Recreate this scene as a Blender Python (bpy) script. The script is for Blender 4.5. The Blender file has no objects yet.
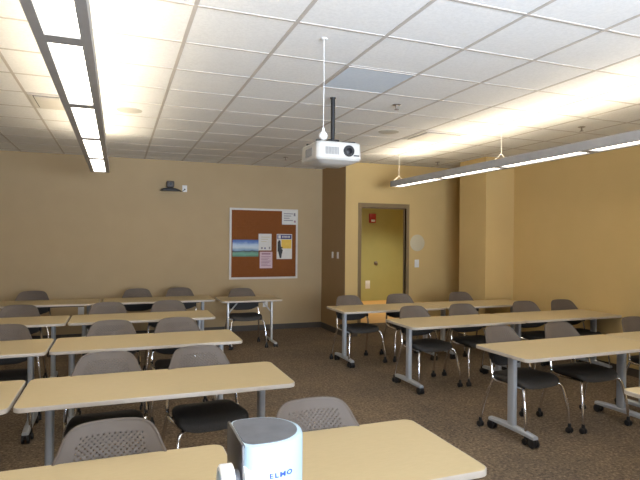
import bpy, bmesh, math, random
from mathutils import Vector, Matrix
random.seed(4)
PI = math.pi
COL = bpy.context.scene.collection

# ------------------------------------------------------------------ materials
def mat(name, color, rough=.6, metal=0., spec=.5, emit=None, estr=0., noise=None, bump=None, coat=0.):
    m = bpy.data.materials.new(name); m.use_nodes = True
    nt = m.node_tree; b = nt.nodes['Principled BSDF']
    b.inputs['Base Color'].default_value = (*color, 1)
    b.inputs['Roughness'].default_value = rough
    b.inputs['Metallic'].default_value = metal
    b.inputs['Specular IOR Level'].default_value = spec
    b.inputs['Coat Weight'].default_value = coat
    if emit:
        b.inputs['Emission Color'].default_value = (*emit, 1)
        b.inputs['Emission Strength'].default_value = estr
    tc = nt.nodes.new('ShaderNodeTexCoord')
    if noise:
        c2, scale, detail, stretch = noise
        mp = nt.nodes.new('ShaderNodeMapping'); mp.inputs['Scale'].default_value = stretch
        n = nt.nodes.new('ShaderNodeTexNoise'); n.inputs['Scale'].default_value = scale
        n.inputs['Detail'].default_value = detail
        r = nt.nodes.new('ShaderNodeValToRGB')
        r.color_ramp.elements[0].position = .35; r.color_ramp.elements[1].position = .65
        r.color_ramp.elements[0].color = (*color, 1); r.color_ramp.elements[1].color = (*c2, 1)
        nt.links.new(tc.outputs['Object'], mp.inputs[0]); nt.links.new(mp.outputs[0], n.inputs['Vector'])
        nt.links.new(n.outputs['Fac'], r.inputs[0]); nt.links.new(r.outputs[0], b.inputs['Base Color'])
    if bump:
        n = nt.nodes.new('ShaderNodeTexNoise'); n.inputs['Scale'].default_value = bump[0]
        bp = nt.nodes.new('ShaderNodeBump'); bp.inputs['Strength'].default_value = bump[1]
        bp.inputs['Distance'].default_value = bump[2]
        nt.links.new(tc.outputs['Object'], n.inputs['Vector']); nt.links.new(n.outputs['Fac'], bp.inputs['Height'])
        nt.links.new(bp.outputs[0], b.inputs['Normal'])
    return m

def carpet_mat():
    m = bpy.data.materials.new('carpet'); m.use_nodes = True
    nt = m.node_tree; b = nt.nodes['Principled BSDF']; L = nt.links.new
    b.inputs['Roughness'].default_value = .95; b.inputs['Specular IOR Level'].default_value = .15
    tc = nt.nodes.new('ShaderNodeTexCoord')
    n1 = nt.nodes.new('ShaderNodeTexNoise'); n1.inputs['Scale'].default_value = 42; n1.inputs['Detail'].default_value = 5
    n1.inputs['Roughness'].default_value = .75
    n2 = nt.nodes.new('ShaderNodeTexNoise'); n2.inputs['Scale'].default_value = 1.6; n2.inputs['Detail'].default_value = 3
    n3 = nt.nodes.new('ShaderNodeTexNoise'); n3.inputs['Scale'].default_value = 11; n3.inputs['Detail'].default_value = 3
    for n in (n1, n2, n3): L(tc.outputs['Object'], n.inputs['Vector'])
    r = nt.nodes.new('ShaderNodeValToRGB'); e = r.color_ramp.elements
    e[0].position = .33; e[0].color = (.085, .065, .048, 1)
    e[1].position = .68; e[1].color = (.40, .305, .205, 1)
    k = r.color_ramp.elements.new(.5); k.color = (.195, .148, .105, 1)
    L(n1.outputs['Fac'], r.inputs[0])
    mx = nt.nodes.new('ShaderNodeMix'); mx.data_type = 'RGBA'; mx.blend_type = 'MULTIPLY'; mx.inputs[0].default_value = .55
    ad = nt.nodes.new('ShaderNodeMath'); ad.operation = 'ADD'; L(n2.outputs['Fac'], ad.inputs[0]); L(n3.outputs['Fac'], ad.inputs[1])
    r2 = nt.nodes.new('ShaderNodeValToRGB'); r2.color_ramp.elements[0].position = .38; r2.color_ramp.elements[1].position = .62
    hv = nt.nodes.new('ShaderNodeMath'); hv.operation = 'MULTIPLY'; hv.inputs[1].default_value = .5
    L(ad.outputs[0], hv.inputs[0]); L(hv.outputs[0], r2.inputs[0])
    r2.color_ramp.elements[0].color = (.62, .62, .64, 1); r2.color_ramp.elements[1].color = (1.15, 1.1, 1.02, 1)
    L(r.outputs[0], mx.inputs[6]); L(r2.outputs[0], mx.inputs[7]); L(mx.outputs[2], b.inputs['Base Color'])
    bp = nt.nodes.new('ShaderNodeBump'); bp.inputs['Strength'].default_value = .5; bp.inputs['Distance'].default_value = .004
    L(n1.outputs['Fac'], bp.inputs['Height']); L(bp.outputs[0], b.inputs['Normal'])
    return m

M = {}
M['carpet'] = carpet_mat()
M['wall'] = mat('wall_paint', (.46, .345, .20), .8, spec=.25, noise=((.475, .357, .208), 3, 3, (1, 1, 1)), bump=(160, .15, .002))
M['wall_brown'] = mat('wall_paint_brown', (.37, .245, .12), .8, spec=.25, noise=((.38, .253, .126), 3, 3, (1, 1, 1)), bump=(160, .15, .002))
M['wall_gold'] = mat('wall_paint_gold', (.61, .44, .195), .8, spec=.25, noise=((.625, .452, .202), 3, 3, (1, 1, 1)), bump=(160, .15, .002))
M['corridor'] = mat('corridor_paint', (.44, .415, .165), .8, spec=.2, noise=((.46, .432, .172), 3, 3, (1, 1, 1)))
M['corridor_floor'] = mat('corridor_floor', (.70, .38, .12), .45, noise=((.75, .42, .14), 4, 4, (1, 1, 1)))
M['ceiling'] = mat('ceiling_tile', (.82, .82, .81), .9, spec=.1, noise=((.88, .88, .87), 55, 5, (1, 1, 1)), bump=(120, .35, .003))
M['grid'] = mat('ceiling_grid', (.55, .51, .47), .5)
M['base'] = mat('baseboard', (.075, .062, .05), .55, noise=((.085, .07, .056), 5, 2, (1, 1, 1)))
M['frame'] = mat('door_frame_paint', (.235, .165, .085), .55, spec=.25, noise=((.245, .173, .09), 6, 2, (1, 1, 1)))
M['jamb'] = mat('door_wood', (.13, .085, .055), .5, noise=((.16, .105, .065), 6, 4, (8, 8, 1)))
M['top'] = mat('maple_laminate', (.53, .418, .235), .5, spec=.35, noise=((.555, .437, .25), 22, 5, (1, 7, 1)))
M['edge'] = mat('table_edge', (.50, .44, .37), .5, noise=((.53, .465, .39), 30, 2, (1, 1, 1)))
M['silver'] = mat('silver_paint', (.47, .50, .54), .4, metal=.25, noise=((.49, .52, .56), 20, 2, (1, 1, 1)))
M['silver_light'] = mat('silver_light_paint', (.62, .62, .61), .35, metal=.3, noise=((.65, .65, .64), 20, 2, (1, 1, 1)))
M['chrome'] = mat('chrome', (.80, .80, .82), .14, metal=1., noise=((.84, .84, .86), 30, 2, (1, 1, 1)))
M['black'] = mat('black_plastic', (.012, .012, .013), .45, noise=((.018, .018, .02), 30, 2, (1, 1, 1)))
M['fabric'] = mat('black_upholstery', (.042, .039, .036), .8, spec=.35, noise=((.075, .069, .064), 260, 3, (1, 1, 1)), bump=(420, .4, .002))
M['shell'] = mat('taupe_plastic', (.108, .085, .069), .5, noise=((.117, .093, .076), 12, 2, (1, 1, 1)))
M['fixture'] = mat('fixture_grey', (.36, .35, .345), .5, noise=((.38, .368, .362), 12, 2, (1, 1, 1)))
M['diffuser'] = mat('lamp_diffuser', (.9, .9, .88), .6, emit=(1., .93, .80), estr=5.5)
M['uplamp'] = mat('lamp_uplight', (.9, .9, .88), .6, emit=(1., .84, .60), estr=16)
M['cable'] = mat('steel_cable', (.75, .72, .65), .4, noise=((.8, .77, .7), 40, 1, (1, 1, 1)))
M['white'] = mat('white_plastic', (.78, .78, .77), .4, noise=((.81, .81, .8), 20, 2, (1, 1, 1)))
M['offwhite'] = mat('ivory_plastic', (.68, .64, .55), .5, noise=((.71, .67, .58), 20, 2, (1, 1, 1)))
M['proj'] = mat('projector_shell', (.60, .58, .54), .4, noise=((.62, .60, .56), 12, 2, (1, 1, 1)))
M['grille'] = mat('projector_grille', (.30, .29, .28), .6, noise=((.33, .32, .31), 40, 2, (1, 1, 1)))
M['camhead'] = mat('camera_shell', (.07, .06, .055), .5, noise=((.09, .075, .07), 30, 2, (1, 1, 12)))
M['lens'] = mat('lens_glass', (.006, .006, .009), .35, spec=.3, noise=((.01, .01, .014), 10, 1, (1, 1, 1)))
M['blue_panel'] = mat('pale_blue_panel', (.66, .74, .84), .6, noise=((.70, .78, .87), 40, 4, (1, 1, 1)))
M['vent'] = mat('vent_metal', (.62, .59, .54), .5, noise=((.65, .62, .57), 12, 2, (1, 1, 1)))
M['vent_dark'] = mat('vent_shadow_gap', (.13, .12, .11), .7, noise=((.15, .14, .13), 12, 2, (1, 1, 1)))
M['speaker'] = mat('speaker_grille', (.50, .48, .43), .7, noise=((.58, .56, .50), 240, 2, (1, 1, 1)))
M['cork'] = mat('cork', (.20, .068, .020), .95, spec=.1, noise=((.25, .09, .030), 60, 6, (1, 1, 1)), bump=(150, .5, .002))
M['paper'] = mat('paper_white', (.66, .64, .60), .7, noise=((.69, .67, .63), 14, 3, (1, 1, 1)))
M['pink'] = mat('paper_pink', (.62, .46, .50), .7, noise=((.66, .49, .53), 14, 3, (1, 1, 1)))
M['ink'] = mat('ink_grey', (.22, .20, .22), .7, noise=((.26, .24, .26), 80, 2, (1, 1, 1)))
M['inkpink'] = mat('ink_mauve', (.32, .17, .22), .7, noise=((.36, .2, .25), 80, 2, (1, 1, 1)))
M['purple'] = mat('ink_purple', (.05, .045, .16), .6, noise=((.07, .06, .2), 40, 2, (1, 1, 1)))
M['yellow'] = mat('ink_yellow', (.75, .48, .06), .6, noise=((.8, .52, .08), 30, 2, (1, 1, 1)))
M['red'] = mat('alarm_red', (.42, .03, .02), .4, noise=((.46, .04, .03), 12, 2, (1, 1, 1)))
M['disc'] = mat('disc_grey', (.56, .50, .34), .7, noise=((.60, .54, .38), 120, 2, (1, 1, 1)))
M['elmo'] = mat('pearl_white_plastic', (.36, .48, .555), .32, coat=.15, noise=((.38, .50, .575), 10, 2, (1, 1, 1)))
M['elmo_dark'] = mat('smoked_panel', (.075, .078, .09), .3, coat=.2, noise=((.11, .113, .125), 45, 5, (1, 1, 1)))
M['elmo_side'] = mat('dark_side_panel', (.03, .027, .03), .3, noise=((.045, .04, .042), 30, 3, (1, 1, 1)))
M['blue_ink'] = mat('blue_lettering', (.01, .04, .25), .5, noise=((.035, .09, .38), 10, 1, (1, 1, 1)))
M['wood'] = mat('lectern_wood', (.30, .17, .08), .45, noise=((.36, .21, .1), 6, 5, (1, 8, 1)))
M['brass'] = mat('sprinkler_metal', (.30, .27, .24), .35, metal=.7, noise=((.34, .3, .27), 20, 1, (1, 1, 1)))
M['corr_lamp'] = mat('corridor_lamp', (.9, .9, .85), .6, emit=(1., .9, .7), estr=3)

def landscape_mat():
    m = bpy.data.materials.new('landscape_print'); m.use_nodes = True
    nt = m.node_tree; b = nt.nodes['Principled BSDF']; L = nt.links.new
    b.inputs['Roughness'].default_value = .45
    tc = nt.nodes.new('ShaderNodeTexCoord'); sp = nt.nodes.new('ShaderNodeSeparateXYZ')
    L(tc.outputs['Generated'], sp.inputs[0])
    n = nt.nodes.new('ShaderNodeTexNoise'); n.inputs['Scale'].default_value = 3.5; n.inputs['Detail'].default_value = 5
    L(tc.outputs['Generated'], n.inputs['Vector'])
    a = nt.nodes.new('ShaderNodeMath'); a.operation = 'MULTIPLY_ADD'; a.inputs[1].default_value = .22; a.inputs[2].default_value = -.11
    L(n.outputs['Fac'], a.inputs[0])
    s = nt.nodes.new('ShaderNodeMath'); s.operation = 'ADD'; L(sp.outputs['Z'], s.inputs[0]); L(a.outputs[0], s.inputs[1])
    r = nt.nodes.new('ShaderNodeValToRGB'); cr = r.color_ramp
    stops = [(0, (.06, .16, .10)), (.18, (.12, .34, .22)), (.27, (.10, .20, .14)), (.31, (.01, .02, .03)), (.36, (.16, .28, .42)),
             (.55, (.52, .60, .66)), (.72, (.38, .50, .66)), (.86, (.07, .16, .42)), (1., (.03, .08, .28))]
    cr.elements[0].color = (*stops[0][1], 1); cr.elements[1].color = (*stops[-1][1], 1)
    for p, c in stops[1:-1]:
        e = cr.elements.new(p); e.color = (*c, 1)
    L(s.outputs[0], r.inputs[0]); L(r.outputs[0], b.inputs['Base Color'])
    return m
M['landscape'] = landscape_mat()

def glass_mat():
    m = bpy.data.materials.new('pane_glass'); m.use_nodes = True
    nt = m.node_tree; b = nt.nodes['Principled BSDF']
    t = nt.nodes.new('ShaderNodeBsdfTransparent'); mx = nt.nodes.new('ShaderNodeMixShader'); mx.inputs[0].default_value = .08
    b.inputs['Roughness'].default_value = .05; b.inputs['Base Color'].default_value = (.8, .9, .9, 1)
    nt.links.new(t.outputs[0], mx.inputs[1]); nt.links.new(b.outputs[0], mx.inputs[2])
    nt.links.new(mx.outputs[0], nt.nodes['Material Output'].inputs['Surface'])
    return m
M['glass'] = glass_mat()

# ------------------------------------------------------------------ mesh helpers
def box(bm, x0, x1, y0, y1, z0, z1, bev=0, seg=2):
    vs = [bm.verts.new((x, y, z)) for z in (z0, z1) for y in (y0, y1) for x in (x0, x1)]
    fs = [(0, 2, 3, 1), (4, 5, 7, 6), (0, 1, 5, 4), (1, 3, 7, 5), (3, 2, 6, 7), (2, 0, 4, 6)]
    faces = [bm.faces.new([vs[i] for i in f]) for f in fs]
    if bev:
        es = list({e for f in faces for e in f.edges})
        bmesh.ops.bevel(bm, geom=es, offset=bev, segments=seg, affect='EDGES', profile=.5)

def tube(bm, pts, r, seg=12, smooth_iter=0, cap=True):
    pts = [Vector(p) for p in pts]
    rad = [r] * len(pts) if not isinstance(r, (list, tuple)) else list(r)
    for _ in range(smooth_iter):                       # corner rounding
        np_, nr = [pts[0]], [rad[0]]
        for i in range(len(pts) - 1):
            a, b = pts[i], pts[i + 1]
            np_ += [a.lerp(b, .25), a.lerp(b, .75)]; nr += [rad[i] * .75 + rad[i + 1] * .25, rad[i] * .25 + rad[i + 1] * .75]
        np_.append(pts[-1]); nr.append(rad[-1]); pts, rad = np_, nr
    n = len(pts); rings = []; up = None
    for i, p in enumerate(pts):
        t = (pts[min(i + 1, n - 1)] - pts[max(i - 1, 0)]).normalized()
        if up is None:
            up = t.orthogonal().normalized()
        up = (up - t * up.dot(t)).normalized(); side = t.cross(up)
        rings.append([bm.verts.new(p + (up * math.cos(2 * PI * k / seg) + side * math.sin(2 * PI * k / seg)) * rad[i]) for k in range(seg)])
    for a, b in zip(rings, rings[1:]):
        for k in range(seg):
            bm.faces.new((a[k], a[(k + 1) % seg], b[(k + 1) % seg], b[k]))
    if cap:
        bm.faces.new(rings[0][::-1]); bm.faces.new(rings[-1])

def cyl(bm, a, b, r, seg=24):
    tube(bm, [a, b], r, seg)

def lathe(bm, prof, c=(0, 0, 0), seg=24):
    """prof: list of (radius, z); revolved about the z axis through c"""
    rings = []
    for r, z in prof:
        if r < 1e-6: rings.append([bm.verts.new((c[0], c[1], c[2] + z))])
        else: rings.append([bm.verts.new((c[0] + r * math.cos(2 * PI * k / seg), c[1] + r * math.sin(2 * PI * k / seg), c[2] + z)) for k in range(seg)])
    for a, b in zip(rings, rings[1:]):
        for k in range(seg):
            k2 = (k + 1) % seg
            if len(a) == 1 and len(b) == 1: continue
            if len(a) == 1: bm.faces.new((a[0], b[k2], b[k]))
            elif len(b) == 1: bm.faces.new((a[k], a[k2], b[0]))
            else: bm.faces.new((a[k], a[k2], b[k2], b[k]))

def rr_outline(x0, x1, y0, y1, r, n=6):
    pts = []
    for cx, cy, a0 in ((x1 - r, y1 - r, 0), (x0 + r, y1 - r, 90), (x0 + r, y0 + r, 180), (x1 - r, y0 + r, 270)):
        for k in range(n + 1):
            a = math.radians(a0 + 90 * k / n); pts.append((cx + r * math.cos(a), cy + r * math.sin(a)))
    return pts

def prism(bm, pts, z0, z1):
    a = [bm.verts.new((x, y, z0)) for x, y in pts]; b = [bm.verts.new((x, y, z1)) for x, y in pts]
    n = len(pts)
    for k in range(n): bm.faces.new((a[k], a[(k + 1) % n], b[(k + 1) % n], b[k]))
    bm.faces.new(a[::-1]); bm.faces.new(b)

def loft(bm, rings, cap=True):
    R = [[bm.verts.new(p) for p in ring] for ring in rings]; n = len(R[0])
    for a, b in zip(R, R[1:]):
        for k in range(n): bm.faces.new((a[k], a[(k + 1) % n], b[(k + 1) % n], b[k]))
    if cap: bm.faces.new(R[0][::-1]); bm.faces.new(R[-1])

def obj(name, bm, m, parent=None, smooth=True, angle=35):
    bmesh.ops.recalc_face_normals(bm, faces=bm.faces)
    me = bpy.data.meshes.new(name); bm.to_mesh(me); bm.free()
    me.materials.append(m)
    if smooth:
        me.polygons.foreach_set('use_smooth', [True] * len(me.polygons))
        me.set_sharp_from_angle(angle=math.radians(angle))
    o = bpy.data.objects.new(name, me); COL.objects.link(o)
    if parent: o.parent = parent
    return o

def mk(name, m, parent, fn, **k):
    bm = bmesh.new(); fn(bm); return obj(name, bm, m, parent, **k)

def tag(o, label, cat, group=None, kind=None):
    o['label'] = label; o['category'] = cat
    if group: o['group'] = group
    if kind: o['kind'] = kind
    return o

def thing(name, label, cat, loc=(0, 0, 0), rz=0, group=None):
    o = bpy.data.objects.new(name, None); o.empty_display_size = .1; COL.objects.link(o)
    o.location = loc; o.rotation_euler = (0, 0, rz)
    return tag(o, label, cat, group)

def copy_tree(o, parent=None):
    c = o.copy(); COL.objects.link(c); c.parent = parent
    for ch in list(o.children): copy_tree(ch, c)
    return c

def place(proto, used, x, y, z, rz, label, group=None):
    o = proto if not used else copy_tree(proto)
    used.append(1)
    o.location = (x, y, z); o.rotation_euler = (0, 0, rz); o['label'] = label
    if group: o['group'] = group
    return o

def struct(name, m, fn, **k):
    o = mk(name, m, None, fn, smooth=False, **k); o['kind'] = 'structure'; return o

# ------------------------------------------------------------------ the room
XL, XR, YF, YB, YD, H = -2.5, 5.97, -2.2, 9.414, 8.302, 2.992
XC = 3.62                      # the return between back wall and door wall
DX0, DX1, DZ = 3.915, 4.795, 2.225      # door opening
WT = .085
struct('floor', M['carpet'], lambda b: box(b, XL - .1, XR + .1, YF - .1, YB + .1, -.08, 0))
def room_ceiling(b):
    box(b, XL - .1, XR + .1, YF - .1, YB + .1, H, H + .06)
struct('ceiling', M['ceiling'], room_ceiling)
def grid(b):
    x = .405 - 5 * .6096
    while x < XR:
        if x > XL: box(b, x - .012, x + .012, YF, YB, H - .004, H - .0005)
        x += .6096
    y = 2.485 - 8 * .6096
    while y < YB:
        if y > YF: box(b, XL, XR, y - .0095, y + .0095, H - .0036, H - .0004)
        y += .6096
struct('ceiling_grid', M['grid'], grid)
struct('wall_back', M['wall'], lambda b: box(b, XL - .1, XC, YB, YB + .12, 0, H))
struct('wall_left', M['wall'], lambda b: box(b, XL - .12, XL, YF, YB, 0, H))
struct('wall_right', M['wall_gold'], lambda b: box(b, XR, XR + .12, YF, YD, 0, H))
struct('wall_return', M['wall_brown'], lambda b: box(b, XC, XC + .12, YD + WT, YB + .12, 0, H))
def door_wall(b):
    box(b, XC, DX0, YD, YD + WT, 0, H); box(b, DX1, XR + .12, YD, YD + WT, 0, H); box(b, DX0, DX1, YD, YD + WT, DZ, H)
struct('wall_door', M['wall_gold'], door_wall)
# brown paint on the narrow return face in front of the switch plates
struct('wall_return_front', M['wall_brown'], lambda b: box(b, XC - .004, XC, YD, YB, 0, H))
CX0, CY0, CY1 = 5.42, 6.90, 7.59
struct('column', M['wall_gold'], lambda b: box(b, CX0, XR, CY0, CY1, 0, H))
def front_wall(b):
    box(b, XL - .12, -.6, YF - .12, YF, 0, H); box(b, 3.4, XR + .12, YF - .12, YF, 0, H)
    box(b, -.6, 3.4, YF - .12, YF, 0, .9); box(b, -.6, 3.4, YF - .12, YF, 2.5, H)
struct('wall_front', M['wall'], front_wall)
wn = struct('added_window_1', M['frame'], lambda b: [box(b, x0, x1, YF - .09, YF - .03, z0, z1) for x0, x1, z0, z1 in
        ((-.6, -.54, .9, 2.5), (3.34, 3.4, .9, 2.5), (1.37, 1.43, .96, 2.44), (-.54, 3.34, .9, .96), (-.54, 3.34, 2.44, 2.5))])  # unseen glazed opening, added to account for the cool fill light
mk('glass_pane', M['glass'], wn, lambda b: box(b, -.54, 3.34, YF - .065, YF - .06, .96, 2.44), smooth=False)
# baseboards
BBH = .10
struct('baseboard_back', M['base'], lambda b: box(b, XL, XC - .004, YB - .012, YB, 0, BBH))
struct('baseboard_return', M['base'], lambda b: box(b, XC - .016, XC - .004, YD, YB - .012, 0, BBH))
struct('baseboard_door', M['base'], lambda b: [box(b, XC - .016, 3.86, YD - .012, YD, 0, BBH), box(b, 4.85, XR, YD - .012, YD, 0, BBH)])
struct('baseboard_right', M['base'], lambda b: box(b, XR - .012, XR, YF, CY0 - .012, 0, BBH))
struct('baseboard_column', M['base'], lambda b: [box(b, CX0 - .012, XR - .012, CY0 - .012, CY0, 0, BBH), box(b, CX0 - .012, CX0, CY0, CY1, 0, BBH)])
struct('baseboard_left', M['base'], lambda b: box(b, XL, XL + .012, YF, YB - .012, 0, BBH))
# door frame with its stop and reveal
dr = struct('door_1', M['frame'], lambda b: [box(b, 3.855, DX0, YD - .012, YD + WT + .012, 0, DZ), box(b, DX1, 4.855, YD - .012, YD + WT + .012, 0, DZ),
        box(b, 3.855, 4.855, YD - .012, YD + WT + .012, DZ, DZ + .075)])
mk('door_stop', M['frame'], dr, lambda b: [box(b, DX0, DX0 + .014, YD + .05, YD + .075, 0, DZ), box(b, DX1 - .014, DX1, YD + .05, YD + .075, 0, DZ),
        box(b, DX0, DX1, YD + .05, YD + .075, DZ - .014, DZ)], smooth=False)
# door leaf folded back against the corridor side of the wall
lf = mk('door_leaf', M['jamb'], dr, lambda b: box(b, DX1 + .062, DX1 + .93, YD + WT + .04, YD + WT + .084, .012, DZ - .004, bev=.002), smooth=False)
mk('hinge', M['silver'], lf, lambda b: [cyl(b, (DX1 + .05, YD + WT + .024, z), (DX1 + .05, YD + WT + .024, z + .1), .008) for z in (.25, 1.05, 1.88)])
# corridor beyond the door
KY = 13.1
struct('corridor_floor', M['corridor_floor'], lambda b: box(b, 3.2, 9.2, YD + .09, KY + .1, -.08, -.002))
struct('corridor_wall_back', M['corridor'], lambda b: box(b, 3.2, 9.2, KY, KY + .1, 0, H))
struct('corridor_wall_left', M['corridor'], lambda b: box(b, 3.64, 3.76, YB + .12, KY, 0, H))
struct('corridor_wall_right', M['corridor'], lambda b: box(b, 9.1, 9.2, YD, KY, 0, H))
struct('corridor_wall_front', M['corridor'], lambda b: box(b, XR + .12, 9.1, YD, YD + WT, 0, H))
struct('corridor_ceiling', M['ceiling'], lambda b: box(b, 3.2, 9.2, YD + .09, KY + .1, H + .0, H + .06) if False else box(b, XR + .1, 9.2, YD + .09, KY + .1, H + .001, H + .06))
struct('corridor_ceiling_near', M['ceiling'], lambda b: box(b, 3.64, XR + .1, YB + .1, KY + .1, H + .001, H + .06))

# ------------------------------------------------------------------ tables
def table_proto(name, label, Lx, D, kind):
    t = thing(name, label, 'table')
    def rings(z, e): return [(x, y, z) for x, y in rr_outline(e, Lx - e, e, D - e, .05 - e)]
    mk('tabletop', M['top'], t, lambda b: loft(b, [rings(.712, .0045), rings(.7355, .0045), rings(.737, .006)]))
    def band(b):
        o = [rings(.709, .003), rings(.711, 0), rings(.733, 0), rings(.7355, .0012), rings(.7365, .0046)]
        R = [[b.verts.new(p) for p in ring] for ring in o]; n = len(R[0])
        inner = [b.verts.new(p) for p in rings(.709, .02)]
        R = [inner] + R
        for a, c in zip(R, R[1:]):
            for k in range(n): b.faces.new((a[k], a[(k + 1) % n], c[(k + 1) % n], c[k]))
    mk('edge_band', M['edge'], t, band)
    mk('support_beam', M['black'], t, lambda b: [box(b, .20, Lx - .20, D / 2 - .03, D / 2 - .005, .665, .709), box(b, .20, Lx - .20, D / 2 + .005, D / 2 + .03, .665, .709)], smooth=False)
    yc = D / 2
    for ex, s in ((.147, 1), (Lx - (.147 if kind == 'big' else .09), -1)):
        if kind == 'big':
            def post(b, ex=ex):
                def el(z, k=1): return [(ex + .024 * k * math.cos(a) * (abs(math.cos(a)) ** -.35 if abs(math.cos(a)) > .01 else 1),
                                         yc + .043 * k * math.sin(a) * (abs(math.sin(a)) ** -.35 if abs(math.sin(a)) > .01 else 1), z) for a in [2 * PI * i / 28 for i in range(28)]]
                loft(b, [el(.085), el(.10), el(.70), el(.709)])
            lg = mk('leg', M['silver'], t, post)
            mk('mounting_plate', M['black'], lg, lambda b, ex=ex: box(b, ex - .045, ex + .045, yc - .11, yc + .11, .694, .709, bev=.003))
            def foot(b, ex=ex):
                rs = []
                for k in range(17):
                    u = -1 + k / 8; y = yc + u * .27
                    zt = .116 - .016 * u * u; zb = .076 - .004 * u * u; w = .029 - .004 * u * u
                    rs.append([(ex - w, y, zb), (ex + w, y, zb), (ex + w, y, zt - .012), (ex + w * .6, y, zt), (ex - w * .6, y, zt), (ex - w, y, zt - .012)])
                loft(b, rs)
            mk('foot', M['silver'], lg, foot)
            ws = ((-.245, .036), (.245, .036))
        else:
            lg = mk('leg', M['silver_light'], t, lambda b, ex=ex: box(b, ex - .014, ex + .014, yc - .03, yc + .03, .06, .709, bev=.005))
            mk('brace', M['silver_light'], lg, lambda b, ex=ex, s=s: tube(b, [(ex, yc, .50), (ex + s * .17, yc, .70)], .011, 8))
            mk('foot', M['silver_light'], lg, lambda b, ex=ex: box(b, ex - .02, ex + .02, yc - .27, yc + .27, .045, .075, bev=.008))
            ws = ((-.25, .024), (.25, .024))
        for dy, r in ws:
            def cas(b, ex=ex, dy=dy, r=r):
                for dx in (-.020, .020):
                    tube(b, [(ex + dx - .011, yc + dy, r), (ex + dx - .008, yc + dy, r), (ex + dx + .008, yc + dy, r), (ex + dx + .011, yc + dy, r)], [r * .8, r, r, r * .8], 20)
                box(b, ex - .008, ex + .008, yc + dy - r * .8, yc + dy + r * .8, r * .8, r * 2.0, bev=.004)
            mk('caster', M['black'], lg, cas)
    return t

TD = .65
big = table_proto('training_table', '', 1.585, TD, 'big')
usedb = []
GT = 'maple-topped training tables in rows'
def tb(x, y, label, rz=0, sx=1): place(big, usedb, x, y, 0, rz, label, GT).scale = (sx, 1, 1)
L_ = 1.595
tb(-1.14, 1.745, 'maple training table at the bottom edge of the photo, left of the white document camera')
tb(-.525, 3.235, 'maple training table in the second left row, longest seen, seating two chairs beyond it', 0, 1.012)
tb(-.535 - L_, 3.235, 'maple table cut by the left edge of the photo, second row from the front')
tb(-.515, 4.74, 'maple training table in the third left row, right of the joint')
tb(-.525 - L_, 4.74, 'maple table cut by the left edge of the photo, third row from the front')
tb(-.50, 6.27, 'maple training table in the fourth left row, right of the joint')
tb(-.51 - L_, 6.27, 'maple table cut by the left edge of the photo, fourth row from the front')
tb(-.20, 8.05, 'maple training table by the back wall behind two side-by-side chairs, middle of that row')
tb(-.235 - L_, 8.05, 'maple table against the back wall at the far left of the photo')
tb(2.985, 3.285, 'maple table on the right nearest the camera, its whole leg and casters in view', math.radians(1.2))
tb(2.985 + L_, 3.32, 'maple table of the nearest right row, running out of the right edge of the photo', math.radians(1.2))
tb(2.92, 4.88, 'maple training table starting the middle right row, two chairs behind its left half', math.radians(.6), .965)
tb(2.92 + 1.534, 4.897, 'maple training table of the middle right row ending at the gold wall', 0, .955)
tb(2.70, 6.195, 'maple training table of the farthest right row, in front of the open doorway', math.radians(.5), .975)
tb(2.70 + 1.555, 6.21, 'maple training table of the farthest right row, ending at the column', 0, .97)
tb(2.965, 1.80, 'corner of a maple table at the lower right edge of the photo')
small = table_proto('narrow_training_table', '', .93, TD, 'small')
used = []
GN = 'short one-chair training tables'
place(small, used, 1.44, 7.80, 0, 0, 'short maple table with pale braced legs, standing below the cork board', GN)
place(small, used, .49, 1.755, 0, 0, 'short maple table at the bottom edge, right of the white document camera', GN)

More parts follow.
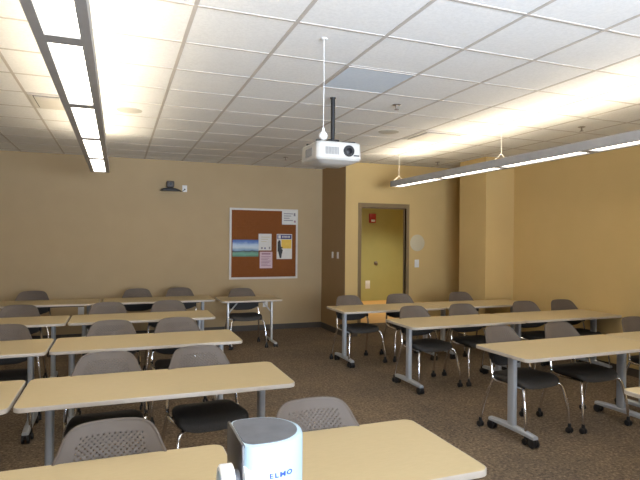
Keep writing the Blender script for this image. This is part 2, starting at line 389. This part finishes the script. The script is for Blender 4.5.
# ------------------------------------------------------------------ chairs
def chair_proto():
    c = thing('training_chair', '', 'chair')
    def ybk(z, x):                                       # front face of the backrest
        return .155 + .165 * ((z - .50) / .38) ** 1.15 - .9 * x * x * .9 if z > .5 else .155 - .81 * x * x
    def shell(b):
        nu, nv = 76, 60; V = {}
        for j in range(nv + 1):
            v = j / nv
            for i in range(nu + 1):
                u = -1 + 2 * i / nu
                zt = .863 - .010 * u * u - .080 * abs(u) ** 7
                zb = .550 + .045 * abs(u) ** 7
                z = zb + v * (zt - zb)
                hw = .250 - .014 * (1 - v) - .050 * max(0, (v - .30) / .70) ** 1.5
                x = u * hw
                V[i, j] = b.verts.new((x, ybk(z, x) + .004, z))
        for j in range(nv):
            for i in range(nu):
                cx = (V[i, j].co.x + V[i + 1, j].co.x) / 2; cz = (V[i, j].co.z + V[i, j + 1].co.z) / 2
                lim = .150 - .02 * max(0, (cz - .74) / .07)
                hole = abs(cx) < lim and .60 < cz < .815 and i % 2 == 0 and (j % 4 == (0 if (i // 2) % 2 else 2))
                if not hole: b.faces.new((V[i, j], V[i + 1, j], V[i + 1, j + 1], V[i, j + 1]))
    s = mk('backrest', M['shell'], c, shell, angle=60)
    md = s.modifiers.new('thick', 'SOLIDIFY'); md.thickness = .009; md.offset = 0
    def rim(b):
        pts = []
        for k in range(61):
            a = -1 + 2 * k / 60
            u = a; zt = .863 - .010 * u * u - .080 * abs(u) ** 7; x = u * (.250 - .050)
            pts.append((x, ybk(zt, x) + .004, zt))
        side = []
        for k in range(1, 20):
            v = 1 - k / 20; hw = .250 - .014 * (1 - v) - .050 * max(0, (v - .30) / .70) ** 1.5
            z = .595 + v * (.773 - .595); side.append((hw, ybk(z, hw) + .004, z))
        tube(b, [(-x, y, z) for x, y, z in side[::-1]] + pts + side, .0075, 8)
    mk('rim', M['shell'], s, rim)
    def backpad(b):
        nu, nv = 24, 12; F, B = {}, {}
        for j in range(nv + 1):
            v = j / nv
            for i in range(nu + 1):
                u = -1 + 2 * i / nu
                zt = .700 - .02 * abs(u) ** 6; zb = .535 + .065 * abs(u) ** 4
                z = zb + v * (zt - zb); x = u * (.224 + .008 * v)
                e = (1 - abs(u) ** 8) * (1 - abs(2 * v - 1) ** 6)
                y = ybk(z, x)
                F[i, j] = b.verts.new((x, y - .004 - .022 * e, z)); B[i, j] = b.verts.new((x, y - .001, z))
        for j in range(nv):
            for i in range(nu):
                b.faces.new((F[i, j], F[i + 1, j], F[i + 1, j + 1], F[i, j + 1])); b.faces.new((B[i, j + 1], B[i + 1, j + 1], B[i + 1, j], B[i, j]))
        for j in range(nv):
            for i in (0, nu): b.faces.new((F[i, j], F[i, j + 1], B[i, j + 1], B[i, j]))
        for i in range(nu):
            for j in (0, nv): b.faces.new((F[i, j], F[i + 1, j], B[i + 1, j], B[i, j]))
    mk('back_cushion', M['fabric'], c, backpad, angle=50)
    def seat(b):
        def ring(z, e, dz=0):
            out = []
            n = 48
            for k in range(n):
                a = 2 * PI * k / n; ca, sa = math.cos(a), math.sin(a)
                x = math.copysign(abs(ca) ** .42, ca) * (.232 - e); y = math.copysign(abs(sa) ** .42, sa) * (.222 - e)
                x *= 1 - .06 * (y / .222)                     # a little wider at the front
                zz = z - (.028 * max(0, (-y - .10) / .12) ** 2) + .010 * (x / .23) ** 2
                out.append((x, y - .015, zz))
            return out
        loft(b, [ring(.436, .03), ring(.438, .012), ring(.448, 0), ring(.468, 0), ring(.482, .010), ring(.487, .03), ring(.484, .10), ring(.482, .18)])
    mk('seat', M['fabric'], c, seat, angle=60)
    mk('seat_pan', M['black'], c, lambda b: box(b, -.17, .17, -.17, .16, .422, .438, bev=.006))
    def frame(b):
        for s in (-1, 1):
            tube(b, [(s * .205, -.165, .425), (s * .232, -.02, .43), (s * .248, .12, .44), (s * .250, .125, .50), (s * .238, .150, .60), (s * .225, .172, .66)], .0125, 10, 2)
        tube(b, [(-.205, -.165, .424), (.205, -.165, .424)], .009, 10)
        tube(b, [(-.240, .10, .432), (.240, .10, .432)], .009, 10)
    mk('frame', M['chrome'], c, frame)
    for s in (-1, 1): mk('back_bracket', M['black'], c, lambda b, s=s: box(b, s * .232 - .014, s * .232 + .014, .112, .165, .585, .68, bev=.006))
    for s in (-1, 1):
        for f in (-1, 1):
            if f < 0:   # front
                pts = [(s * .19, -.165, .426), (s * .235, -.20, .424), (s * .258, -.225, .35), (s * .276, -.255, .18), (s * .28, -.262, .075)]; X, Y = s * .28, -.262
            else:
                pts = [(s * .247, .115, .45), (s * .258, .15, .36), (s * .272, .203, .19), (s * .28, .228, .075)]; X, Y = s * .28, .228
            lg = mk('leg', M['chrome'], c, lambda b, pts=pts: tube(b, pts, .0125, 12, 2))
            def cas(b, X=X, Y=Y):
                for dx in (-.014, .014):
                    tube(b, [(X + dx - .009, Y, .026), (X + dx - .006, Y, .026), (X + dx + .006, Y, .026), (X + dx + .009, Y, .026)], [.020, .026, .026, .020], 16)
                tube(b, [(X, Y, .04), (X, Y, .085)], [.017, .013], 12)
            mk('caster', M['black'], lg, cas)
    return c
chair = chair_proto(); usedc = []
GC = 'perforated-back training chairs at the tables'
def ch(x, y, rz, label): place(chair, usedc, x, y, 0, math.radians(rz), label, GC)
ch(-.02, 2.17, 0, 'taupe chair in the foreground left of the document camera, only perforated back visible')
ch(.90, 2.18, -1, 'taupe chair in the foreground just right of the document camera')
ch(-.06, 3.66, 1, 'taupe perforated chair behind the second left row table, left of its pair')
ch(.585, 3.67, 7, 'taupe chair pulled sideways with black seat showing under the second left row table')
ch(-.94, 5.17, 0, 'taupe chair cut by the left edge of the photo in the third left row')
ch(-.05, 5.16, 0, 'taupe chair in the third left row, left one behind the right-hand table')
ch(.56, 5.16, 2, 'taupe chair in the third left row, right one behind the right-hand table')
ch(-1.06, 6.70, 0, 'taupe chair in the fourth left row near the left edge of the photo')
ch(-.11, 6.70, 0, 'taupe chair in the fourth left row, middle of its three')
ch(.60, 6.70, 0, 'taupe chair in the fourth left row, rightmost of its three')
ch(-1.16, 8.46, 0, 'brown-grey chair against the back wall at the far left')
ch(.285, 8.46, 0, 'brown-grey chair by the back wall, left of the close pair below the wall camera')
ch(.92, 8.46, -1, 'brown-grey chair by the back wall, right of the close pair, left of the cork board')
ch(1.85, 8.12, 0, 'brown-grey chair alone at the short table under the cork board')
ch(3.36, 3.75, 9, 'taupe chair at the nearest right table, beside its left leg')
ch(4.04, 3.745, 2, 'taupe chair at the nearest right table, second from its left leg')
ch(5.12, 3.80, 0, 'taupe chair cut by the right edge of the photo, behind the nearest right row')
ch(3.34, 5.30, 4, 'taupe chair at the left end of the middle right row')
ch(4.03, 5.31, 0, 'taupe chair second from the left in the middle right row')
ch(5.02, 5.33, -2, 'taupe chair third from the left in the middle right row, below the column')
ch(5.66, 5.33, -3, 'taupe chair of the middle right row closest to the gold wall')
ch(3.08, 6.62, 6, 'brown-grey chair at the left end of the farthest right row, left of the doorway')
ch(3.84, 6.62, -6, 'brown-grey chair of the farthest right row, in front of the doorway')
ch(4.93, 6.62, 0, 'brown-grey chair of the farthest right row, beside the column')

# ------------------------------------------------------------------ hanging light fixtures
FZ = 2.50
def fixture(xc, label):
    t = thing('pendant_light', label, 'ceiling light', (xc, 0, 0), 0, 'long hanging fluorescent fixtures')
    y1 = 7.40; ends = [7.40, 6.18, 4.96, 3.74, 2.52, 1.30, .08, -1.14]; y0 = ends[-1]; W = .112
    def housing(b):
        for s in (-1, 1):
            prof = [(s * W, FZ), (s * (W - .042), FZ), (s * (W - .044), FZ + .03), (s * (W - .012), FZ + .088), (s * W, FZ + .085)]
            loft(b, [[(x, y, z) for x, z in prof] for y in (y0, y1)])
        box(b, -W, W, y1 - .012, y1 + .004, FZ, FZ + .085); box(b, -W, W, y0 - .004, y0 + .012, FZ, FZ + .085)
    mk('housing', M['fixture'], t, housing, smooth=False)
    for k, y in enumerate(ends[1:-1]):
        mk('divider', M['fixture'], t, lambda b, y=y: box(b, -.070, .070, y - .048, y + .048, FZ + .001, FZ + .05), smooth=False)
    for a, c in zip(ends, ends[1:]):
        mk('diffuser', M['diffuser'], t, lambda b, a=a, c=c: box(b, -.067, .067, c + .02, a - .02, FZ + .010, FZ + .018), smooth=False)
        mk('uplight', M['uplamp'], t, lambda b, a=a, c=c: loft(b, [[(-.036, y, FZ + .045), (.036, y, FZ + .045), (0, y, FZ + .097)] for y in (c + .05, a - .05)]), smooth=False)
    for y in (7.33, 4.96, 2.52, .08):
        def wire(b, y=y):
            tube(b, [(0, y, FZ + .16), (0, y, H)], .0028, 6)
            for s in (-1, 1): tube(b, [(0, y, FZ + .16), (s * .095, y, FZ + .084)], .0028, 6)
            lathe(b, [(0, -.012), (.02, -.012), (.022, 0)], (0, y, H), 16)
        mk('suspension_cable', M['cable'], t, wire)
    return t
fixture(-.225, 'long grey hanging light fixture with white panels crossing the upper left of the photo')
fixture(4.10, 'long grey hanging light fixture seen from the side at the upper right of the photo')

# ------------------------------------------------------------------ ceiling things
def disc_thing(name, x, y, r, label, cat, m, group=None):
    t = mk(name, m, None, lambda b: lathe(b, [(0, -.006), (r * .85, -.007), (r, -.004), (r * 1.02, 0)], (x, y, H), 40))
    return tag(t, label, cat, group)
disc_thing('ceiling_speaker', .10, 5.90, .125, 'round flush ceiling speaker right of the left hanging light', 'speaker', M['speaker'], 'flush ceiling speakers')
disc_thing('ceiling_speaker', 3.10, 5.81, .125, 'round flush ceiling speaker right of the projector', 'speaker', M['speaker'], 'flush ceiling speakers')
def vent(xc, yc, s, label):
    t = thing('ceiling_vent', label, 'vent', (xc, yc, H), 0, 'square ceiling air vents')
    mk('frame', M['vent'], t, lambda b: [box(b, -s, s, -s, -s + .03, -.012, -.004), box(b, -s, s, s - .03, s, -.012, -.004), box(b, -s, -s + .03, -s + .03, s - .03, -.012, -.004), box(b, s - .03, s, -s + .03, s - .03, -.012, -.004)], smooth=False)
    mk('backing', M['vent_dark'], t, lambda b: box(b, -s + .02, s - .02, -s + .02, s - .02, -.006, -.0045), smooth=False)
    mk('face_plate', M['vent'], t, lambda b: box(b, -s + .045, s - .045, -s + .045, s - .045, -.022, -.012, bev=.004), smooth=False)
vent(-.510, 5.838, .285, 'square ceiling air vent left of the left hanging light')
vent(3.758, 5.838, .285, 'square ceiling air vent above the far end of the right hanging light')
def sprinkler(x, y, label):
    t = thing('fire_sprinkler', label, 'sprinkler', (x, y, H), 0, 'ceiling fire sprinklers')
    mk('escutcheon', M['brass'], t, lambda b: lathe(b, [(0, -.006), (.03, -.010), (.042, -.005), (.042, -.004)], seg=20))
    mk('sprinkler_head', M['brass'], t, lambda b: (tube(b, [(0, 0, -.006), (0, 0, -.05)], .009, 8), lathe(b, [(0, -.052), (.022, -.052), (.022, -.049), (0, -.049)], seg=16)))
sprinkler(2.545, 4.61, 'small ceiling sprinkler head between the projector and the blue ceiling panel')
sprinkler(5.0, 4.67, 'small ceiling sprinkler head over the right hanging light near the gold wall')
sprinkler(5.04, 7.70, 'small ceiling sprinkler head near the column and the right hanging light')
sprinkler(2.53, 8.25, 'small ceiling sprinkler head left of the projector by the back wall')
t = thing('ceiling_panel', 'pale blue square panel set in the ceiling grid above the projector', 'ceiling panel', (1.929, 4.009, H))
mk('lens_sheet', M['blue_panel'], t, lambda b: box(b, -.285, .285, -.285, .285, -.006, -.0045), smooth=False)
mk('frame', M['grid'], t, lambda b: [box(b, -.293, .293, s * .289 - .004, s * .289 + .004, -.010, -.0045) for s in (-1, 1)] + [box(b, s * .289 - .004, s * .289 + .004, -.285, .285, -.010, -.0045) for s in (-1, 1)], smooth=False)

# ------------------------------------------------------------------ projector
px, py = 1.85, 4.62
t = thing('ceiling_projector', 'white projector hanging from the ceiling on a black pole', 'projector', (px, py, 2.36))
def pshell(b):
    def ring(z, ex, ey, r=.04):
        return [(x, y, z) for x, y in rr_outline(-.215 + ex, .228 - ex, -.22 + ey, .225 - ey, r)]
    loft(b, [ring(-.012, .09, .09), ring(0, .055, .06), ring(.018, .012, .010), ring(.035, .0, .0), ring(.165, .006, .006), ring(.180, .014, .014), ring(.184, .03, .03)])
mk('casing', M['proj'], t, pshell, angle=25)
lens = mk('lens_barrel', M['black'], t, lambda b: tube(b, [(.095, -.205, .102), (.095, -.232, .102)], [.054, .050], 28))
mk('lens', M['lens'], lens, lambda b: lathe(b, [(0, 0), (.034, -.003), (.040, -.006)], (0, 0, 0), 24)).matrix_local = Matrix.Translation((.095, -.2345, .102)) @ Matrix.Rotation(PI / 2, 4, 'X')
def pgr(b):
    for i in range(9):
        x = -.125 + i * .0145; box(b, x - .0045, x + .0045, -.222, -.216, .065, .130)
mk('vent_grille', M['grille'], t, pgr, smooth=False)
mk('badge', M['black'], t, lambda b: box(b, .145, .20, -.2215, -.216, .058, .068), smooth=False)
def sgr(b):
    for i in range(8):
        y = -.08 + i * .022; box(b, -.2165, -.211, y - .006, y + .006, .06, .135)
mk('side_vent', M['grille'], t, sgr, smooth=False)
def mount(b):
    box(b, -.16, .18, -.09, .09, .184, .196, bev=.004)
    for a in ((-.18, -.14), (.16, -.14), (-.18, .12), (.16, .12)):
        box(b, a[0] - .012, a[0] + .03, a[1] - .012, a[1] + .012, .183, .202, bev=.003); tube(b, [(a[0] * .9, a[1], .197), (a[0] * .2, 0, .197)], .008, 8)
    box(b, -.04, .075, -.05, .05, .196, .232, bev=.01)
mk('mount_bracket', M['black'], t, mount)
mk('ceiling_pole', M['black'], t, lambda b: (tube(b, [(.025, 0, .22), (.025, 0, H - 2.36)], .020, 20), lathe(b, [(0, -.010), (.026, -.010), (.028, 0)], (.025, 0, H - 2.36), 24)))
t = thing('hanging_microphone', 'white ball-shaped hanging microphone on a thin cable left of the projector pole', 'microphone', (1.262, 3.278, H))
mk('cable', M['white'], t, lambda b: (tube(b, [(0, 0, 0), (.003, 0, -.30), (0, 0, -.595)], .0022, 8), lathe(b, [(0, -.010), (.02, -.010), (.024, -.004)], seg=16)))
mk('capsule', M['white'], t, lambda b: lathe(b, [(0, -.675)] + [(.029 * math.sin(a), -.647 - .029 * math.cos(a)) for a in [PI * k / 12 for k in range(1, 11)]] + [(.010, -.616), (.009, -.600), (.004, -.590), (0, -.589)], seg=24))

# ------------------------------------------------------------------ wall things
bx0, bx1, bz0, bz1 = 1.850, 3.127, .934, 2.212
t = thing('cork_board', 'large square cork notice board in a pale aluminium frame on the back wall', 'notice board', (bx0, YB, bz0))
W = bx1 - bx0; Hh = bz1 - bz0; f = .035
mk('frame', M['vent'], t, lambda b: [box(b, 0, W, -.025, 0, 0, f), box(b, 0, W, -.025, 0, Hh - f, Hh), box(b, 0, f, -.025, 0, f, Hh - f), box(b, W - f, W, -.025, 0, f, Hh - f)], smooth=False)
mk('cork_panel', M['cork'], t, lambda b: box(b, f, W - f, -.014, -.001, f, Hh - f), smooth=False)
K = 1.277 / 363
def bp(u, v): return bx0 + (u - 52) * K, bz1 - (v - 42) * K
def sheet(name, u0, v0, u1, v1, m, label, cat, parts, kind='flat', lift=0.0):
    x0, z1 = bp(u0, v0); x1, z0 = bp(u1, v1)
    yy = YB - .0145 - lift
    t = thing(name, label, cat, (x0, yy, z0))
    mk('sheet', m, t, lambda b: box(b, 0, x1 - x0, -.0018, 0, 0, z1 - z0), smooth=False)
    for (nm, mm, a, c, d, e) in parts:
        w, h = x1 - x0, z1 - z0
        mk(nm, mm, t, lambda b: box(b, a * w, d * w, -.003, -.0018, c * h, e * h), smooth=False)
    return t, x1 - x0, z1 - z0
sheet('landscape_picture', 68, 203, 203, 290, M['landscape'], 'glossy landscape print of blue sky and green water pinned at left of the cork board', 'picture', [])
tx = lambda n, m, x0, x1, z0, z1: [('text_line', m, x0, z1 - (k + .55) * (z1 - z0) / n, x1 - (.12 * (k % 3)), z1 - (k + .2) * (z1 - z0) / n) for k in range(n)]
sheet('white_notice', 203, 172, 272, 258, M['paper'], 'white notice pinned above the pink one on the cork board', 'notice',
      tx(3, M['disc'], .2, .85, .45, .85) + [('emblem', M['ink'], .2, .08, .32, .2), ('emblem', M['purple'], .45, .08, .55, .18), ('emblem', M['ink'], .8, .08, .9, .22)])
sheet('pink_notice', 210, 265, 277, 350, M['pink'], 'pink notice with faded printed lines on the cork board', 'notice',
      [('heading', M['inkpink'], .15, .83, .85, .92)] + tx(7, M['inkpink'], .12, .88, .1, .74))
sheet('white_flyer', 327, 50, 407, 122, M['paper'], 'white flyer overlapping the top right corner of the cork board', 'flyer',
      tx(4, M['ink'], .12, .75, .2, .85) + [('emblem', M['ink'], .8, .62, .92, .84), ('emblem', M['inkpink'], .82, .15, .94, .3)], lift=.011)
t, w, h = sheet('yellow_poster', 300, 172, 384, 303, M['paper'], 'poster with purple heading, yellow block and a dark figure on the cork board', 'poster',
      [('heading_band', M['purple'], .04, .80, .96, .97), ('yellow_block', M['yellow'], .30, .42, .96, .78)])
mk('heading_lettering', M['paper'], t, lambda b: [box(b, w * (.36 + .09 * k), w * (.41 + .09 * k), -.0045, -.003, h * .85, h * .93) for k in range(6)] + [box(b, w * .1, w * .26, -.0045, -.003, h * .82, h * .95)], smooth=False)
mk('dark_figure', M['black'], t, lambda b: [prism(b, [(w * x, z) for x, z in ((.06, -.003), (.24, -.003), (.24, -.0018), (.06, -.0018))], h * .3, h * .7)] and
   prism(b, [(w * .06, -.0042), (w * .38, -.0042), (w * .38, -.003), (w * .06, -.003)], h * .42, h * .48), smooth=False)
def figure(b):
    pts = [(.20, .04), (.30, .04), (.33, .18), (.40, .36), (.30, .42), (.26, .60), (.24, .74), (.12, .76), (.06, .6), (.10, .3)]
    a = [b.verts.new((x * w, -.0046, z * h)) for x, z in pts]; c = [b.verts.new((x * w, -.0032, z * h)) for x, z in pts]
    n = len(pts)
    for k in range(n): b.faces.new((a[k], a[(k + 1) % n], c[(k + 1) % n], c[k]))
    b.faces.new(a); b.faces.new(c[::-1])
mk('silhouette', M['black'], t, figure, smooth=False)

# conference camera on its wall shelf
t = thing('wall_camera', 'dark video conference camera on a small shelf high on the back wall', 'camera', (.82, YB, 2.462))
mk('shelf_bracket', M['black'], t, lambda b: loft(b, [[(x * s, y - .10, z) for x, y in rr_outline(-.165, .165, -.08, .10, .05)] for z, s in ((0, 1), (.018, 1), (.035, .72), (.045, .5))]))
hd = mk('camera_head', M['camhead'], t, lambda b: box(b, -.062, .062, -.155, -.045, .06, .165, bev=.015))
mk('lens', M['lens'], hd, lambda b: tube(b, [(0, -.15, .112), (0, -.168, .112)], .024, 20))
mk('camera_base', M['black'], t, lambda b: lathe(b, [(0, .04), (.06, .04), (.05, .062), (0, .062)], (0, -.10, 0), 20))
t = thing('cable_plate', 'white wall plate with a cable beside the wall camera', 'wall plate', (1.068, YB, 2.475))
mk('plate', M['white'], t, lambda b: box(b, -.04, .04, -.008, 0, -.015, .10, bev=.003))
mk('socket', M['black'], t, lambda b: box(b, -.012, .012, -.014, -.008, .015, .04, bev=.002))
mk('cable', M['black'], t, lambda b: tube(b, [(-.115, -.02, .003), (-.075, -.03, -.015), (-.035, -.03, -.005), (-.003, -.014, .025)], .006, 8, 2))

def plate(name, x, y, z, face, label, cat, group, m='offwhite', w=.037, h=.058, rocker=True):
    t = thing(name, label, cat, (x, y, z), {'y': 0, 'x': -PI / 2}[face], group)
    mk('plate', M[m], t, lambda b: box(b, -w, w, -.007, 0, -h, h, bev=.003))
    if rocker == 'outlet':
        mk('socket', M['white'], t, lambda b: [box(b, -.017, .017, -.011, -.007, s * .022 - .014, s * .022 + .014, bev=.003) for s in (-1, 1)])
    else:
        mk('switch_rocker', M['white'], t, lambda b: box(b, -.016, .016, -.012, -.007, -.032, .032, bev=.003))
plate('light_switch', XC - .004, 8.86, 1.385, 'x', 'left of the two pale light switches on the brown wall return', 'light switch', 'light switches', 'white')
plate('light_switch', XC - .004, 8.62, 1.385, 'x', 'right of the two pale light switches on the brown wall return', 'light switch', 'light switches', 'white')
plate('light_switch', 5.02, YD, 1.245, 'y', 'pale light switch right of the doorway under the round disc', 'light switch', 'light switches', 'white', w=.045, h=.07)
plate('wall_outlet', -.553, YB, .47, 'y', 'white wall outlet low on the back wall at the left', 'outlet', 'wall outlets', 'white', w=.045, h=.06, rocker='outlet')
plate('wall_outlet', 2.52, YB, .48, 'y', 'white wall outlet low on the back wall below the cork board', 'outlet', 'wall outlets', 'white', w=.045, h=.06, rocker='outlet')
t = thing('wall_speaker_disc', 'round pale disc mounted on the wall right of the doorway', 'wall disc', (5.03, YD, 1.615))
def dsc(b): lathe(b, [(0, .014), (.13, .012), (.147, .006), (.15, 0)], seg=40)
mk('disc_face', M['disc'], t, dsc).rotation_euler = (PI / 2, 0, 0)
# things in the corridor
t = thing('fire_alarm', 'red fire alarm strobe high on the corridor wall seen through the doorway', 'fire alarm', (6.50, KY, 2.13))
mk('housing', M['red'], t, lambda b: box(b, -.10, .10, -.05, 0, 0, .25, bev=.012))
mk('strobe_lens', M['white'], t, lambda b: box(b, -.055, .06, -.075, -.05, .03, .09, bev=.01))
plate('wall_outlet', 6.385, KY, .44, 'y', 'white outlet low on the corridor wall seen through the doorway', 'outlet', 'wall outlets', 'white', w=.07, h=.11, rocker='outlet')
t = thing('wall_bumper', 'small dark round bumper on the corridor wall seen through the doorway', 'bumper', (6.63, KY, 1.02))
mk('bumper_pad', M['brass'], t, lambda b: tube(b, [(0, 0, 0), (0, -.03, 0), (0, -.05, 0)], [.045, .04, .02], 16))
mk('rosette', M['brass'], t, lambda b: tube(b, [(0, 0, 0), (0, -.008, 0)], .06, 20))
t = thing('corridor_light', 'flush ceiling light in the corridor', 'ceiling light', (6.6, 11.4, H))
mk('frame', M['fixture'], t, lambda b: box(b, -.6, .6, -.35, .35, -.03, 0, bev=.004), smooth=False)
mk('diffuser', M['corr_lamp'], t, lambda b: box(b, -.55, .55, -.3, .3, -.036, -.031), smooth=False)

# ------------------------------------------------------------------ document camera and the lectern it stands on
t = thing('document_camera', 'white rounded document camera with smoked top in the foreground', 'document camera', (.1512, .541, 0))
r = .043
ZT, ZB_ = 1.459, 1.300
def dshape(e=0, x0=-.0365, n=20):
    """flat left side, half-round right side"""
    pts = []
    cx = -.009; rr = r - e
    for k in range(n + 1):
        a = -PI / 2 + PI * k / n; pts.append((cx + rr * math.cos(a), rr * math.sin(a)))
    c = .012
    for cyy, a0 in ((rr - c, 90), (-rr + c, 180)):
        for k in range(5):
            a = math.radians(a0 + 90 * k / 4); pts.append((x0 + e + c + c * math.cos(a), cyy + c * math.sin(a)))
    return pts
head = mk('camera_head', M['elmo'], t, lambda b: loft(b, [[(x, y, z) for x, y in dshape(e)] for z, e in ((ZB_, .006), (ZB_ + .006, 0), (ZT - .004, 0), (ZT - .001, .0012), (ZT, .0035))]), angle=30)
mk('top_panel', M['elmo_dark'], head, lambda b: prism(b, dshape(.0058, -.0400), ZT - .002, ZT + .0005), angle=30)
mk('side_panel', M['elmo_side'], head, lambda b: box(b, -.0380, -.0345, -.0355, .0375, ZB_ + .004, ZT + .0006, bev=.0015))
def knob(b):
    tube(b, [(-.0570, -.022, 1.4185), (-.0555, -.022, 1.4185), (-.0440, -.022, 1.4185)], [.0165, .0185, .0185], 32)
kn = mk('focus_knob', M['white'], head, knob, angle=30)
mk('knob_cap', M['elmo'], kn, lambda b: tube(b, [(-.0578, -.022, 1.4185), (-.0569, -.022, 1.4185)], [.011, .013], 24))
mk('knob_axle', M['elmo_dark'], head, lambda b: tube(b, [(-.0445, -.022, 1.4185), (-.036, -.022, 1.4185)], .012, 20))
def pivot(b):
    tube(b, [(-.0365, -.030, 1.424), (-.0360, -.030, 1.424), (-.0225, -.030, 1.424), (-.0205, -.030, 1.424)], [.0145, .0165, .0165, .0145], 28)
mk('pivot_cover', M['white'], head, pivot, angle=30)
mk('lower_lens', M['lens'], head, lambda b: tube(b, [(-.002, 0, ZB_ + .002), (-.002, 0, ZB_ - .008)], .022, 24))
fc = bpy.data.curves.new('lettering', 'FONT'); fc.body = 'ELMO'; fc.size = .0118; fc.offset = .00035; fc.extrude = .0001; fc.align_x = 'CENTER'
fc.space_character = 1.25; fc.materials.append(M['blue_ink'])
tmp = bpy.data.objects.new('tmp', fc); COL.objects.link(tmp)
dg = bpy.context.evaluated_depsgraph_get(); me = bpy.data.meshes.new_from_object(tmp.evaluated_get(dg)); me.name = 'lettering'
bpy.data.objects.remove(tmp)
xa = min(v_.co.x for v_ in me.vertices); xb = max(v_.co.x for v_ in me.vertices)
ya = max(v_.co.y for v_ in me.vertices)
for v_ in me.vertices:                                   # wrap the letters round the curved front
    s = -.003 + .0255 * (v_.co.x - xa) / (xb - xa); zz = .0047 * v_.co.y / ya; d = v_.co.z + .0004
    rr = r + d
    if s < 0: x_, y_ = -.009 + s, -rr
    else: x_, y_ = -.009 + rr * math.sin(s / r), -rr * math.cos(s / r)
    v_.co = (x_, y_, 1.4265 + zz)
if not me.materials: me.materials.append(M['blue_ink'])
lo = bpy.data.objects.new('lettering', me); COL.objects.link(lo); lo.parent = head
arm = mk('arm', M['elmo'], t, lambda b: tube(b, [(-.06, .0, 1.385), (-.062, .03, 1.36), (-.06, .07, 1.25), (-.05, .09, 1.10), (-.05, .09, 1.055)], [.010, .013, .014, .016, .017], 16, 2))
mk('arm_hinge', M['elmo_dark'], t, lambda b: tube(b, [(-.072, 0, 1.385), (-.036, 0, 1.385)], .014, 20))
mk('base', M['elmo'], t, lambda b: loft(b, [[(x, y, z) for x, y in rr_outline(-.12 + e, .08 - e, -.06 + e, .16 - e, .04)] for z, e in ((1.032, .004), (1.036, 0), (1.052, 0), (1.058, .006))]))
t = thing('lectern', 'wooden lectern carrying the document camera', 'lectern', (.15, .60, 0))
mk('side_panel', M['wood'], t, lambda b: [box(b, s * .27 - .012, s * .27 + .012, -.20, .20, 0, 1.0) for s in (-1, 1)], smooth=False)
mk('front_panel', M['wood'], t, lambda b: box(b, -.258, .258, .176, .20, .03, 1.0), smooth=False)
mk('shelf', M['wood'], t, lambda b: box(b, -.258, .258, -.20, .176, .50, .52), smooth=False)
mk('top', M['wood'], t, lambda b: box(b, -.32, .32, -.24, .24, 1.0, 1.032, bev=.006))

# ------------------------------------------------------------------ light, world, camera
def area(name, loc, rot, sx, sy, color, energy, spread):
    l = bpy.data.lights.new(name, 'AREA'); l.shape = 'RECTANGLE'; l.size = sx; l.size_y = sy; l.color = color; l.energy = energy
    o = bpy.data.objects.new(name, l); COL.objects.link(o); o.location = loc; o.rotation_euler = rot; l.spread = math.radians(spread); return o
area('added_ceiling_fill', (1.4, YF + .02, 1.7), (math.radians(115), 0, 0), 3.8, 1.3, (.76, .86, 1.), 255, 90)  # added cool fill just inside the front wall, tilted up to brighten the ceiling
area('corridor_downlight', (6.6, 11.4, H - .045), (0, 0, 0), 1.1, .6, (1., .95, .80), 36, 118)
w = bpy.data.worlds.new('sky'); bpy.context.scene.world = w; w.use_nodes = True
w.node_tree.nodes['Background'].inputs[0].default_value = (.62, .75, 1, 1)
w.node_tree.nodes['Background'].inputs[1].default_value = .6

yaw, pitch, roll, fpx, hc = .36331920, -.00080929, -.00908403, 530.889, 1.658979
fw = Vector((math.sin(yaw) * math.cos(pitch), math.cos(yaw) * math.cos(pitch), math.sin(pitch)))
rt = Vector((math.cos(yaw), -math.sin(yaw), 0)); dn = fw.cross(rt)
r2 = rt * math.cos(roll) + dn * math.sin(roll); d2 = rt * -math.sin(roll) + dn * math.cos(roll)
cd = bpy.data.cameras.new('camera'); cam = bpy.data.objects.new('camera', cd); COL.objects.link(cam)
m3 = Matrix((r2, -d2, -fw)).transposed().to_4x4(); m3.translation = (0, 0, hc); cam.matrix_world = m3
cd.sensor_width = 36; cd.lens = 36 * fpx / 640; cd.clip_start = .02; cd.clip_end = 100
sc = bpy.context.scene; sc.camera = cam
sc.view_settings.view_transform = 'Standard'; sc.view_settings.look = 'None'
sc.view_settings.gamma = 1; sc.view_settings.use_curve_mapping = False
sc.view_settings.exposure = 0.09
